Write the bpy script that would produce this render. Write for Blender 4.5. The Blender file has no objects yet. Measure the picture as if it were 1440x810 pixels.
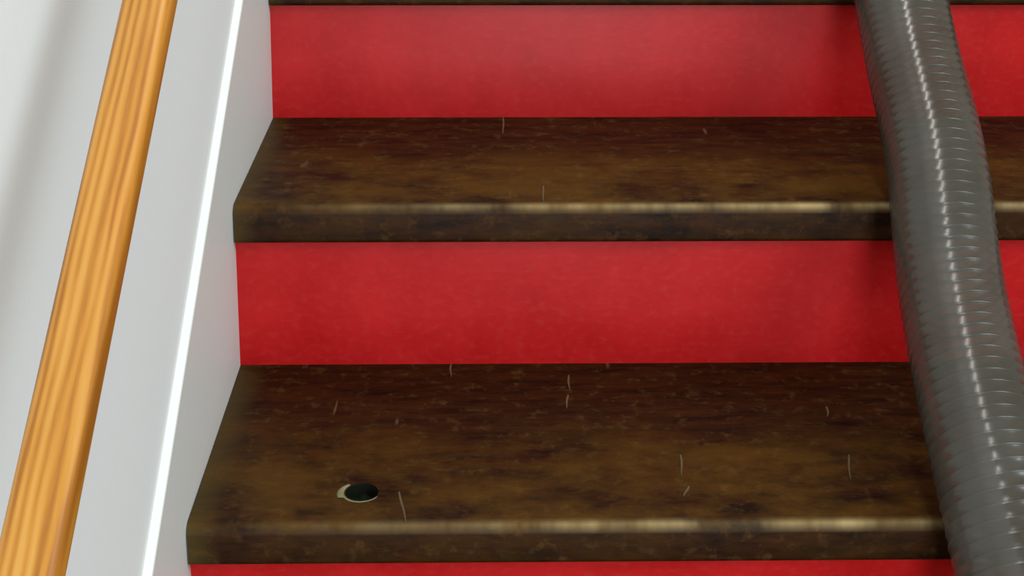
import bpy, bmesh, math, random
from mathutils import Vector, Matrix
random.seed(7)
S = bpy.context.scene
C = S.collection

# ------------------------------------------------------------------ camera
# world: X right, Y up the flight, Z up. Z = 0 is the top of the large front tread, Y = 0 the riser behind it.
F_PX, PITCH, YAW, ROLL = 1913.3, 0.4167, 0.01662, 0.00291
CAM = Vector((0.0, -1.334, 0.68149))
cd = bpy.data.cameras.new('camera'); cam = bpy.data.objects.new('camera', cd); C.objects.link(cam)
cd.sensor_width = 36.0; cd.lens = F_PX / 1440.0 * 36.0; cd.clip_start = 0.02
RM = Matrix.Rotation(-YAW, 4, 'Z') @ Matrix.Rotation(math.pi / 2 - PITCH, 4, 'X') @ Matrix.Rotation(ROLL, 4, 'Z')
cam.matrix_world = Matrix.Translation(CAM) @ RM
S.camera = cam

def ray(px, py):
    return (RM.to_3x3() @ Vector(((px - 720) / F_PX, -(py - 405) / F_PX, -1))).normalized()
def proj(P):
    q = RM.to_3x3().transposed() @ (Vector(P) - CAM)
    return 720 + F_PX * q.x / -q.z, 405 - F_PX * q.y / -q.z

# ------------------------------------------------------------------ light
w = bpy.data.worlds.new('world'); S.world = w; w.use_nodes = True
bg = w.node_tree.nodes['Background']; bg.inputs[0].default_value = (1.0, 0.91, 0.77, 1); bg.inputs[1].default_value = 0.36

def area(name, loc, target, sx, sy, power, col):
    d = bpy.data.lights.new(name, 'AREA'); d.shape = 'RECTANGLE'; d.size = sx; d.size_y = sy; d.energy = power; d.color = col
    o = bpy.data.objects.new(name, d); C.objects.link(o); o.location = loc
    o.rotation_euler = (Vector(target) - Vector(loc)).to_track_quat('-Z', 'Y').to_euler()
    return o
# daylight of a hall window beyond the foot of the stairs, and of a room window on the open side
area('hall_window_daylight', (0.30, -3.4, 0.25), (0.1, 0.0, 0.1), 0.45, 1.9, 62, (0.82, 0.95, 1.0))
area('side_window_daylight', (2.5, -2.0, 2.7), (-0.3, 0.3, 0.8), 2.1, 1.8, 108, (0.80, 0.94, 1.0))

# unseen lamp over the flight, drawn out into a strip to lengthen the hose highlight
area('hose_highlight_lamp', (.20, .25, 2.1), (.20, .25, 0), .09, 1.5, 11, (1.0, .97, .90))

S.view_settings.view_transform = 'Standard'; S.view_settings.look = 'None'
S.view_settings.exposure = 0.0; S.view_settings.gamma = 1.0; S.view_settings.use_curve_mapping = False

# ------------------------------------------------------------------ measures
H, G, T, O = 0.19, 0.30179, 0.0426, 0.01281
XL, SKEW, LEAN = -0.27537, -0.01122, 0.04277       # the old wall leans a little over the stairs
XR = 0.90
BZ = 0.3184
RZ, RX, RW = 0.91059, 0.07923, 0.0310
N0, N1 = -3, 5
FLOOR_Z = (N0 - 1) * H
def wx(Y, Z): return XL + SKEW * Y + LEAN * Z

# ------------------------------------------------------------------ materials
def mat(name):
    m = bpy.data.materials.new(name); m.use_nodes = True
    nt = m.node_tree; return m, nt, nt.nodes['Principled BSDF']
def N(nt, typ, **kw):
    n = nt.nodes.new(typ)
    for k, v in kw.items(): setattr(n, k, v)
    return n
def noise(nt, vec, scale, sc=(1, 1, 1), detail=4, rough=.55):
    mp = N(nt, 'ShaderNodeMapping'); mp.inputs['Scale'].default_value = sc; nt.links.new(vec, mp.inputs[0])
    n = N(nt, 'ShaderNodeTexNoise'); n.inputs['Scale'].default_value = scale; n.inputs['Detail'].default_value = detail
    n.inputs['Roughness'].default_value = rough; nt.links.new(mp.outputs[0], n.inputs['Vector']); return n.outputs['Fac']
def ramp(nt, fac, stops):
    r = N(nt, 'ShaderNodeValToRGB'); e = r.color_ramp.elements
    while len(e) < len(stops): e.new(0.5)
    for q, (p, c) in zip(e, stops):
        q.position = p; q.color = (c, c, c, 1) if not isinstance(c, tuple) else (*c, 1)
    nt.links.new(fac, r.inputs[0]); return r.outputs[0]
def mix(nt, fac, a, b, blend='MIX'):
    m = N(nt, 'ShaderNodeMix', data_type='RGBA', blend_type=blend)
    for s, v in ((m.inputs[0], fac), (m.inputs[6], a), (m.inputs[7], b)):
        if isinstance(v, bpy.types.NodeSocket): nt.links.new(v, s)
        elif isinstance(v, tuple): s.default_value = (*v, 1)
        else: s.default_value = v
    return m.outputs[2]
def mth(nt, op, a, b=0.0):
    m = N(nt, 'ShaderNodeMath', operation=op)
    for s, v in ((m.inputs[0], a), (m.inputs[1], b)):
        if isinstance(v, bpy.types.NodeSocket): nt.links.new(v, s)
        else: s.default_value = v
    return m.outputs[0]
def bump(nt, p, fac, strength, dist=0.002):
    b = N(nt, 'ShaderNodeBump'); b.inputs['Strength'].default_value = strength; b.inputs['Distance'].default_value = dist
    nt.links.new(fac, b.inputs['Height']); nt.links.new(b.outputs[0], p.inputs['Normal'])
def coords(nt):
    t = N(nt, 'ShaderNodeTexCoord'); s = N(nt, 'ShaderNodeSeparateXYZ'); nt.links.new(t.outputs['Object'], s.inputs[0])
    return t.outputs['Object'], s.outputs

def make_tread_mat():
    # object origin of a tread: middle of its front edge, at top height
    m, nt, p = mat('dark_stained_wood'); v, s = coords(nt)
    oi = N(nt, 'ShaderNodeObjectInfo'); off = mth(nt, 'MULTIPLY', oi.outputs['Random'], 37.0)
    cv = N(nt, 'ShaderNodeVectorMath', operation='ADD'); nt.links.new(v, cv.inputs[0])
    cx = N(nt, 'ShaderNodeCombineXYZ'); nt.links.new(off, cx.inputs[0]); nt.links.new(off, cx.inputs[2]); nt.links.new(cx.outputs[0], cv.inputs[1])
    vv = cv.outputs[0]
    grain = noise(nt, vv, 16, (1, 5, 4), 6, .7)
    big = noise(nt, vv, 9, (1, 1.5, 1), 5, .65)
    spots = noise(nt, vv, 60, (1, 1.0, 1), 5, .7)
    col = mix(nt, ramp(nt, grain, ((.35, 0), (.68, 1))), (.005, .0014, .0002), (.038, .0105, .0009))
    # foot-worn, dustier front; contrast raised so the colour also carries the back's shade
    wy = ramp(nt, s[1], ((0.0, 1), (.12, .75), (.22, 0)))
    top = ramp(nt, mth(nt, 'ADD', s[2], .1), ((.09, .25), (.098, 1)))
    wear_shade = mth(nt, 'MULTIPLY', mth(nt, 'MULTIPLY', ramp(nt, big, ((.40, 0), (.62, 1))), wy), top)
    col = mix(nt, mth(nt, 'MULTIPLY', wear_shade, .75), col, (.096, .041, .0036))
    col = mix(nt, mth(nt, 'MULTIPLY', ramp(nt, spots, ((.54, 0), (.72, 1))), .38), col, (.13, .062, .014))
    ed = ramp(nt, mth(nt, 'ADD', mth(nt, 'ADD', s[0], 1.0), mth(nt, 'MULTIPLY', big, .03)), ((.575, 1), (.600, 0)))
    col = mix(nt, mth(nt, 'MULTIPLY', ed, .5), col, (.075, .052, .012))
    # pale scuffs
    dr = noise(nt, vv, 26, (2.6, .22, .5), 2)
    dm = noise(nt, vv, 17, (1, 1, 1), 1)
    drip = mth(nt, 'MULTIPLY', ramp(nt, dr, ((.70, 0), (.74, 1))), ramp(nt, dm, ((.52, 0), (.58, 1))))
    col = mix(nt, mth(nt, 'MULTIPLY', drip, .6), col, (.14, .09, .04))
    # bare wood rubbed through along the front arris, nosing highlight painted into it
    edge = mth(nt, 'MULTIPLY', ramp(nt, s[1], ((0.0, 1), (.004, 1), (.009, 0))), ramp(nt, mth(nt, 'ADD', s[2], .1), ((.0925, 0), (.0962, 1))))
    en = noise(nt, vv, 22, (1, .2, .2), 3)
    xm = ramp(nt, mth(nt, 'ADD', mth(nt, 'MULTIPLY', s[0], .8), .5), ((.18, .03), (.40, .6), (.62, .9), (.86, .5)))
    e2 = mth(nt, 'MULTIPLY', mth(nt, 'MULTIPLY', edge, xm), ramp(nt, en, ((.36, .12), (.62, 1))))
    col = mix(nt, e2, col, (.38, .27, .12))
    nt.links.new(col, p.inputs['Base Color'])
    nt.links.new(ramp(nt, spots, ((.3, .42), (.7, .62))), p.inputs['Roughness'])
    p.inputs['Specular IOR Level'].default_value = .12
    bump(nt, p, grain, .25, .0015)
    return m
def make_red():
    m, nt, p = mat('red_paint'); v, s = coords(nt)
    a = noise(nt, v, 9, (1, 1, 1), 5, .6); b = noise(nt, v, 90, (1, 1, 1.5), 3)
    col = mix(nt, ramp(nt, a, ((.3, 0), (.7, 1))), (.36, .0020, .0020), (.47, .009, .010))
    col = mix(nt, mth(nt, 'MULTIPLY', ramp(nt, b, ((.5, 0), (.8, 1))), .25), col, (.45, .05, .045))
    nt.links.new(col, p.inputs['Base Color']); p.inputs['Roughness'].default_value = .38
    p.inputs['Specular IOR Level'].default_value = .20
    bump(nt, p, b, .12, .001); return m
def make_plain(name, c, rough, nscale=60, bs=.05, var=.05, spec=.4):
    m, nt, p = mat(name); v, s = coords(nt)
    a = noise(nt, v, nscale, (1, 1, 1), 3)
    nt.links.new(mix(nt, a, tuple(x * (1 - var) for x in c), tuple(min(1, x * (1 + var)) for x in c)), p.inputs['Base Color'])
    p.inputs['Roughness'].default_value = rough; p.inputs['Specular IOR Level'].default_value = spec
    bump(nt, p, a, bs, .001); return m
def make_pine():
    m, nt, p = mat('varnished_pine'); v, s = coords(nt)      # rail object: length runs along local Y
    n1 = noise(nt, v, 40, (3.0, .16, 1.6), 6, .6)
    wv = N(nt, 'ShaderNodeTexWave', wave_type='BANDS', bands_direction='X'); wv.inputs['Scale'].default_value = 62
    wv.inputs['Distortion'].default_value = 9.0; wv.inputs['Detail'].default_value = 2; wv.inputs['Detail Scale'].default_value = .6
    mp = N(nt, 'ShaderNodeMapping'); mp.inputs['Scale'].default_value = (1, .09, 1); nt.links.new(v, mp.inputs[0]); nt.links.new(mp.outputs[0], wv.inputs['Vector'])
    g = mix(nt, .22, n1, wv.outputs['Fac'])
    col = ramp(nt, g, ((.34, (.33, .112, .008)), (.48, (.49, .195, .019)), (.68, (.58, .275, .050))))
    big = noise(nt, v, 5, (2, .5, 1), 3)
    col = mix(nt, mth(nt, 'MULTIPLY', ramp(nt, big, ((.45, 0), (.7, 1))), .5), col, (.52, .17, .012))
    nt.links.new(col, p.inputs['Base Color']); p.inputs['Roughness'].default_value = .42; return m
def make_hose(name, c1, c2, rough, alpha):
    m, nt, p = mat(name); v, s = coords(nt)
    a = noise(nt, v, 12, (1, 1, 1), 4)
    nt.links.new(mix(nt, ramp(nt, a, ((.35, 0), (.65, 1))), c1, c2), p.inputs['Base Color'])
    p.inputs['Roughness'].default_value = rough; p.inputs['Alpha'].default_value = alpha
    p.inputs['Specular IOR Level'].default_value = .55
    return m
M = dict(
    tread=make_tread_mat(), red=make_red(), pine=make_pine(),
    wall=make_plain('white_wall_paint', (.84, .855, .85), .75, 180, .06, .02, .2),
    gloss=make_plain('white_gloss_paint', (.72, .715, .685), .5, 90, .04, .025),
    bead=make_plain('bright_white_paint', (.74, .74, .705), .45, 90, .03, .02),
    floor=make_plain('brown_floorboards', (.16, .09, .045), .5, 8, .1, .3),
    bare=make_plain('bare_pale_wood', (.20, .175, .09), .7, 50, .1, .35),
    drip=make_plain('dried_pale_drip', (.095, .062, .028), .6, 50, .1, .3),
    hole=make_plain('dark_knot', (.006, .008, .004), .8, 80, .1, .3, .1),
    metal=make_plain('steel', (.5, .5, .5), .35),
    hose=make_hose('smoky_film', (.055, .047, .034), (.080, .074, .060), .2, .75),
    wire=make_hose('ribbed_coil_plastic', (.052, .047, .036), (.076, .072, .062), .2, .82))

# ------------------------------------------------------------------ builders
def tag(o, label, cat, group=None, kind=None):
    o['label'] = label
    if cat: o['category'] = cat
    if group: o['group'] = group
    if kind: o['kind'] = kind
    return o
def empty(name, loc):
    o = bpy.data.objects.new(name, None); C.objects.link(o); o.location = loc; o.empty_display_size = .1; return o
def obj(name, verts, faces, m, parent=None, origin=(0, 0, 0), smooth=False):
    """verts in world space; origin = world origin of the object"""
    og = Vector(origin); me = bpy.data.meshes.new(name)
    me.from_pydata([tuple(Vector(v) - og) for v in verts], [], faces)
    bm = bmesh.new(); bm.from_mesh(me); bmesh.ops.recalc_face_normals(bm, faces=bm.faces); bm.to_mesh(me); bm.free()
    me.materials.append(m)
    if smooth:
        for p in me.polygons: p.use_smooth = True
    o = bpy.data.objects.new(name, me); C.objects.link(o)
    if parent: o.parent = parent; o.location = og - parent.location
    else: o.location = og
    return o
def prism(name, prof, xa, xb, m, parent=None, origin=(0, 0, 0), smooth=False):
    """profile of (Y, Z) points, swept from xa(Y,Z) to xb(Y,Z)"""
    n = len(prof)
    fa = xa if callable(xa) else (lambda Y, Z: xa); fb = xb if callable(xb) else (lambda Y, Z: xb)
    v = [(fa(y, z), y, z) for y, z in prof] + [(fb(y, z), y, z) for y, z in prof]
    f = [tuple(range(n)), tuple(range(2 * n - 1, n - 1, -1))] + [(i, (i + 1) % n, n + (i + 1) % n, n + i) for i in range(n)]
    return obj(name, v, f, m, parent, origin, smooth)
def shade(o, ang=40):
    for p in o.data.polygons: p.use_smooth = True
    bm = bmesh.new(); bm.from_mesh(o.data)
    for e in bm.edges:
        e.smooth = len(e.link_faces) == 2 and e.calc_face_angle(0) < math.radians(ang)
    bm.to_mesh(o.data); bm.free()

# ------------------------------------------------------------------ setting
YA, YB = -4.2, (N1 + 1) * G
wp = [(YA, FLOOR_Z - .1), (YB, FLOOR_Z - .1), (YB, 3.2), (YA, 3.2)]
tag(prism('wall_left', wp, lambda y, z: wx(y, z) - .16, lambda y, z: wx(y, z) - .006, M['wall']),
    'smooth white painted wall beside the stairs', None, kind='structure')
fl = obj('floor', [(x, y, z) for x in (XL - .15, 3.2) for y in (YA, (N0 - 1) * G + .3) for z in (FLOOR_Z - .1, FLOOR_Z)],
         [(0, 1, 3, 2), (4, 5, 7, 6), (0, 1, 5, 4), (2, 3, 7, 6), (0, 2, 6, 4), (1, 3, 7, 5)], M['floor'])
tag(fl, 'brown wooden hall floor at the foot of the stairs', None, kind='structure')

# white string board against the wall: parallel to the flight, with a bright bead along its top
sl = H / G
def slope(z0, y): return z0 + y * sl
y0, y1 = (N0 - 1) * G - .06, N1 * G + .1
bw = .0036
st = prism('trim_1', [(y0, slope(BZ - bw, y0)), (y1, slope(BZ - bw, y1)), (y1, slope(-.42, y1)), (y0, max(FLOOR_Z, slope(-.42, y0)))],
           lambda y, z: wx(y, z) - .008, lambda y, z: wx(y, z), M['gloss'])
tag(st, 'flat white string board running up the wall beside the treads', None, kind='structure')
# bead: small half round cap lying on the top edge of the board
bp, nseg = [], 8
bv, bf = [], []
for yy in (y0, y1):
    for i in range(nseg + 1):
        a = -math.pi / 2 + math.pi * i / nseg
        z = slope(BZ, yy) + bw * math.sin(a)
        bv.append((wx(yy, z) - .0005 + .0022 * math.cos(a), yy, z))
    for z in (slope(BZ + bw, yy), slope(BZ - bw, yy)): bv.append((wx(yy, z) - .0075, yy, z))
k = nseg + 3
bf = [tuple(range(k)), tuple(range(2 * k - 1, k - 1, -1))] + [(i, (i + 1) % k, k + (i + 1) % k, k + i) for i in range(k)]
bd = obj('bead', bv, bf, M['bead'], st); shade(bd, 60)

# ------------------------------------------------------------------ staircase
stairs = empty('staircase', (.2, (N0 - 1) * G, FLOOR_Z))
tag(stairs, 'wooden staircase with dark brown worn treads and bright red painted risers', 'staircase')
def tread_profile(n):
    T = .0426 + (.0062 if n == 2 else 0)
    yf, yb, zt = (n - 1) * G - O, n * G + .014, n * H
    r1, r2 = .0105, .006
    p = [(yb, zt)]
    for i in range(9):
        a = math.pi / 2 * i / 8
        p.append((yf + r1 - r1 * math.sin(a), zt - r1 + r1 * math.cos(a)))
    for i in range(7):
        a = math.pi / 2 * i / 6
        p.append((yf + r2 - r2 * math.cos(a), zt - T + r2 - r2 * math.sin(a)))
    p.append((yb, zt - T)); return p
# dried pale drips and scratches that can be seen on the treads (photo points on the tread top)
DRIPS = [(1, 707, 164, 708, 188), (1, 763, 262, 765, 284), (0, 799, 528, 801, 548), (0, 799, 556, 796, 574), (0, 562, 692, 570, 734), (0, 1163, 572, 1164, 586),
         (0, 957, 640, 959, 668), (0, 968, 684, 962, 698), (0, 1193, 640, 1196, 674), (0, 634, 512, 634, 530)]
for n in range(N0, N1 + 1):
    og = (.17, (n - 1) * G - O, n * H)
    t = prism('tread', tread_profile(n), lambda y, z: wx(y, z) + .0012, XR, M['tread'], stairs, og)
    if n == 0:
        d = ray(509, 692); q = -CAM.z / d.z; hc = CAM + d * q
        R = .0168
        bmc = bmesh.new(); bmesh.ops.create_cone(bmc, cap_ends=True, segments=28, radius1=R * .8, radius2=R * 1.02, depth=.03)
        mc = bpy.data.meshes.new('cut'); bmc.to_mesh(mc); bmc.free(); mc.materials.append(M['hole'])
        cut = bpy.data.objects.new('cut', mc); C.objects.link(cut); cut.location = (hc.x, hc.y, 0)
        mod = t.modifiers.new('b', 'BOOLEAN'); mod.object = cut; mod.operation = 'DIFFERENCE'; mod.solver = 'EXACT'
        bpy.context.view_layer.update()
        ev = t.evaluated_get(bpy.context.evaluated_depsgraph_get()); nm = bpy.data.meshes.new_from_object(ev)
        t.modifiers.clear(); t.data = nm; nm.name = 'tread'; bpy.data.objects.remove(cut)
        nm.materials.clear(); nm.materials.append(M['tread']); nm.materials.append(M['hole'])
        for pl in nm.polygons:
            w = pl.center + Vector(og) - hc
            pl.material_index = 1 if (math.hypot(w.x, w.y) < R * 1.05 and pl.center.z < -.001 and pl.center.z > -.03) else 0
        # dark knot plug at the bottom and the chipped pale lip round it
        kv = [(hc.x, hc.y, -.010)] + [(hc.x + R * math.cos(a), hc.y + R * math.sin(a), -.0115 + .002 * math.sin(5 * a)) for a in [2 * math.pi * i / 24 for i in range(24)]]
        kv += [(x, y, -.016) for x, y, z in kv[1:]]
        kf = [(0, 1 + i, 1 + (i + 1) % 24) for i in range(24)] + [(1 + i, 25 + i, 25 + (i + 1) % 24, 1 + (i + 1) % 24) for i in range(24)] + [tuple(range(25, 49))]
        ko = obj('knot', kv, kf, M['hole'], None, tuple(hc)); ko.parent = t; ko.location = hc - Vector(og)
        ko['label'] = 'dark sunken knot'
        rv, rf = [], []
        ns = 26
        for i in range(ns + 1):
            u = i / ns; a = math.radians(135 + 195 * u)
            wd = .0052 * max(.12, math.sin(math.pi * min(1, u * 1.15 + .12))) * (1.25 if u < .38 else .35)
            for rr, zz in ((R * .985, -.006), (R * .985, .0004), (R + wd * .5, .0010), (R + wd, .0002), (R + wd, -.003)):
                rv.append((hc.x + rr * math.cos(a), hc.y + rr * math.sin(a), zz))
        for i in range(ns):
            for j in range(5): rf.append((i * 5 + j, i * 5 + (j + 1) % 5, i * 5 + 5 + (j + 1) % 5, i * 5 + 5 + j))
        rf += [tuple(range(5)), tuple(range(ns * 5, ns * 5 + 5))]
        ro = obj('chipped_lip', rv, rf, M['bare'], None, tuple(hc), True); ro.parent = t; ro.location = hc - Vector(og)
        ro['label'] = 'pale bare wood lip round the knot'
    for k, (nn, xa_, ya_, xb_, yb_) in enumerate(DRIPS):
        if nn != n: continue
        pa, pb = [CAM + ray(*q) * ((n * H - CAM.z) / ray(*q).z) for q in ((xa_, ya_), (xb_, yb_))]
        dd = (pb - pa); sd = Vector((-dd.y, dd.x, 0)).normalized() if dd.length else Vector((1, 0, 0))
        dv, df = [], []
        for i in range(7):
            u = i / 6; c = pa + dd * u + sd * .0006 * math.sin(5 * u + k); hw = .0015 * (.35 + .65 * math.sin(math.pi * min(1, u * .8 + .2))) 
            dv += [c - sd * hw - Vector((0, 0, .0008)), c - sd * hw * .6 + Vector((0, 0, .0007)), c + sd * hw * .6 + Vector((0, 0, .0007)), c + sd * hw - Vector((0, 0, .0008))]
        for i in range(6):
            for j in range(4): df.append((i * 4 + j, i * 4 + (j + 1) % 4, i * 4 + 4 + (j + 1) % 4, i * 4 + 4 + j))
        df += [(0, 1, 2, 3), (24, 25, 26, 27)]
        po = obj('paint_drip', dv, df, M['drip'], None, tuple(pa)); po.parent = t; po.location = pa - Vector(og)
    shade(t, 35)
for n in range(N0, N1 + 1):
    # riser below tread n, standing on tread n-1
    yr = (n - 1) * G
    zb = (n - 1) * H - (.004 if n > N0 else 0); zt = n * H - T + .002
    prism('riser', [(yr, zb), (yr, zt), (yr + .018, zt), (yr + .018, zb)], lambda y, z: wx(y, z) - .003, XR - .004, M['red'], stairs, (.17, yr, zb))
# white outer string closing the open side of the flight
prof = [((N0 - 1) * G - .02, FLOOR_Z)]
for n in range(N0, N1 + 1):
    prof += [((n - 1) * G + .002, (n - 1) * H if n > N0 else FLOOR_Z), ((n - 1) * G + .002, n * H - T)]
prof += [(N1 * G + .014, N1 * H - T), (N1 * G + .014, N1 * H - T - .32), ((N0 - 1) * G + .34, FLOOR_Z)]
prof = prof[1:]
prism('outer_string', prof, XR - .022, XR - .004, M['gloss'], stairs, (XR, 0, FLOOR_Z))

# ------------------------------------------------------------------ handrail
rail = empty('handrail', (wx(0, RZ) + RX - RW / 2, 0, RZ))
tag(rail, 'varnished orange pine handrail running up the white wall', 'handrail')
RS, RDX = 1.0, 0.0
def section(k):
    rw, rh, rr = .038 * k, .024 * k, .007 * k
    out = []
    for cx_, cz_, a0 in ((rw / 2 - rr, -rr, 0), (-rw / 2 + rr, -rr, 90), (-rw / 2 + rr, -rh + rr, 180), (rw / 2 - rr, -rh + rr, 270)):
        for i in range(8):
            a = math.radians(a0 + 90 * i / 7); out.append((cx_ + rr * math.cos(a), cz_ + rr * math.sin(a)))
    return out
ya, yb = -1.25, 1.55
tdir = Vector((SKEW + LEAN * sl, 1, sl)).normalized()
rot = tdir.to_track_quat('Y', 'Z').to_matrix()
def rp(y, sx, sz):
    base = Vector((wx(y, slope(RZ, y)) + RX - RW / 2 + RDX, y, slope(RZ, y)))
    return base + rot @ Vector((sx, 0, sz))
def edge_x(q, py):                     # where one long edge of the rail crosses a photo row
    A, B = proj(rp(-.2, *q)), proj(rp(.4, *q)); return A[0] + (py - A[1]) / (B[1] - A[1]) * (B[0] - A[0])
for it in range(25):                   # size and distance from the wall of the rail
    xs = [edge_x(q, 405) for q in section(RS)]
    RS *= 91.0 / (max(xs) - min(xs)); RDX += (171 - max(xs)) / 1900.0
print('RAIL', RS, RDX, [(min(edge_x(q, r) for q in section(RS)), max(edge_x(q, r) for q in section(RS))) for r in (0, 405, 600, 810)])
sec = section(RS); rh = .024 * RS
verts = [rp(y, a, b) for y in (ya, yb) for a, b in sec]
k = len(sec)
me = bpy.data.meshes.new('rail'); og = Vector(rail.location)
me.from_pydata([tuple(rot.transposed() @ (v - og)) for v in verts], [], [tuple(range(k)), tuple(range(2 * k - 1, k - 1, -1))] + [(i, (i + 1) % k, k + (i + 1) % k, k + i) for i in range(k)])
bm = bmesh.new(); bm.from_mesh(me); bmesh.ops.recalc_face_normals(bm, faces=bm.faces); bm.to_mesh(me); bm.free()
me.materials.append(M['pine']); ro = bpy.data.objects.new('rail', me); C.objects.link(ro); ro.parent = rail; ro.rotation_euler = rot.to_euler(); shade(ro, 40)
def tube(pts, r, seg=10):
    v, f = [], []
    for i, p in enumerate(pts):
        d = (pts[min(i + 1, len(pts) - 1)] - pts[max(i - 1, 0)]).normalized()
        a = d.orthogonal().normalized() if i == 0 else (a - d * a.dot(d)).normalized()
        b = d.cross(a)
        v += [p + r * (a * math.cos(2 * math.pi * j / seg) + b * math.sin(2 * math.pi * j / seg)) for j in range(seg)]
    for i in range(len(pts) - 1):
        for j in range(seg): f.append((i * seg + j, i * seg + (j + 1) % seg, (i + 1) * seg + (j + 1) % seg, (i + 1) * seg + j))
    f += [tuple(range(seg)), tuple(range((len(pts) - 1) * seg, len(pts) * seg))]
    return v, f
for y in (-1.0, 1.35):
    c0 = rp(y, 0, -rh + .003); xw = wx(y, c0.z - .05) - .009
    pts = [c0, c0 + Vector((0, 0, -.03)), c0 + Vector((-.008, 0, -.044)), Vector((c0.x - .02, y, c0.z - .05)), Vector((xw, y, c0.z - .05))]
    v, f = tube(pts, .006); b = obj('bracket', v, f, M['metal'], rail, tuple(c0)); shade(b, 50)

# ------------------------------------------------------------------ hose
# lies on the nosings; where it lies across the flight is read from the photo
R = .0492
CX = [(-260, 1225), (-120, 1243), (0, 1267), (80, 1281), (160, 1302), (220, 1318), (290, 1325), (340, 1327), (400, 1334), (515, 1359), (600, 1377), (700, 1404), (810, 1428), (950, 1462), (1200, 1500), (1500, 1530)]
def target_x(py):
    for (a, xa), (b, xb) in zip(CX, CX[1:]):
        if py <= b:
            u = max(0, min(1, (py - a) / (b - a))); return xa + (xb - xa) * u
    return CX[-1][1]
nl = Vector((0, -H, G)).normalized()
def base_pt(y):
    ph = (y + O) / G                         # integer at every nosing
    sag = .010 * (1 - math.cos(2 * math.pi * ph)) / 2
    c = Vector((0, y, (ph + 1) * H - .004)) + nl * (R + .0045 - sag); return c
ctrl = []
ys = [(-2.55 + i * .1) * G for i in range(62)]
for y in ys:
    c = base_pt(y); x = .3
    for it in range(12):
        px, py = proj((x, c.y, c.z)); tx = target_x(py)
        dpx = proj((x + .001, c.y, c.z))[0] - px
        x += (tx - px) / dpx * .001
    ctrl.append(Vector((x, c.y, c.z)))
for it in range(3):
    ctrl = [ctrl[0]] + [(ctrl[i - 1] + 2 * ctrl[i] + ctrl[i + 1]) / 4 for i in range(1, len(ctrl) - 1)] + [ctrl[-1]]
L = [0]
for a, b in zip(ctrl, ctrl[1:]): L.append(L[-1] + (b - a).length)
def at(s):
    s = max(0, min(L[-1], s)); i = 0
    while i < len(L) - 2 and L[i + 1] < s: i += 1
    u = (s - L[i]) / (L[i + 1] - L[i])
    g = lambda j: ctrl[max(0, min(len(ctrl) - 1, j))]
    p0, p1, p2, p3 = g(i - 1), g(i), g(i + 1), g(i + 2)
    return .5 * ((2 * p1) + (-p0 + p2) * u + (2 * p0 - 5 * p1 + 4 * p2 - p3) * u * u + (-p0 + 3 * p1 - 3 * p2 + p3) * u ** 3)
def frame(s):
    d = (at(s + .004) - at(s - .004)).normalized()
    a = (Vector((1, 0, 0)) - d * d.x).normalized(); return at(s), a, d.cross(a)
PITCH_H = .0125
hose = empty('flexible_hose', tuple(ctrl[0] - nl * R))
tag(hose, 'grey ribbed flexible hose lying up the stairs over the tread edges', 'hose')
seg, per = 48, 8
rings = int(L[-1] / PITCH_H * per)
v, f = [], []
for i in range(rings + 1):
    s = L[-1] * i / rings; c, a, b = frame(s)
    for j in range(seg):
        th = 2 * math.pi * j / seg
        ph = (s / PITCH_H - j / seg) % 1.0
        rr = R - .0006 * (1 - abs(2 * ph - 1) ** 2.0)
        v.append(c + (a * math.cos(th) + b * math.sin(th)) * rr)
for i in range(rings):
    for j in range(seg): f.append((i * seg + j, i * seg + (j + 1) % seg, (i + 1) * seg + (j + 1) % seg, (i + 1) * seg + j))
obj('hose_wall', v, f, M['hose'], hose, tuple(hose.location), True)
pts = []
turns = L[-1] / PITCH_H
ncs = int(turns * 30)
for i in range(ncs + 1):
    s = L[-1] * i / ncs; c, a, b = frame(s); th = 2 * math.pi * s / PITCH_H
    pts.append(c + (a * math.cos(th) + b * math.sin(th)) * (R - .0010))
v, f = tube(pts, .0014, 8)
cw = obj('spiral_rib', v, f, M['wire'], hose, tuple(hose.location), True)
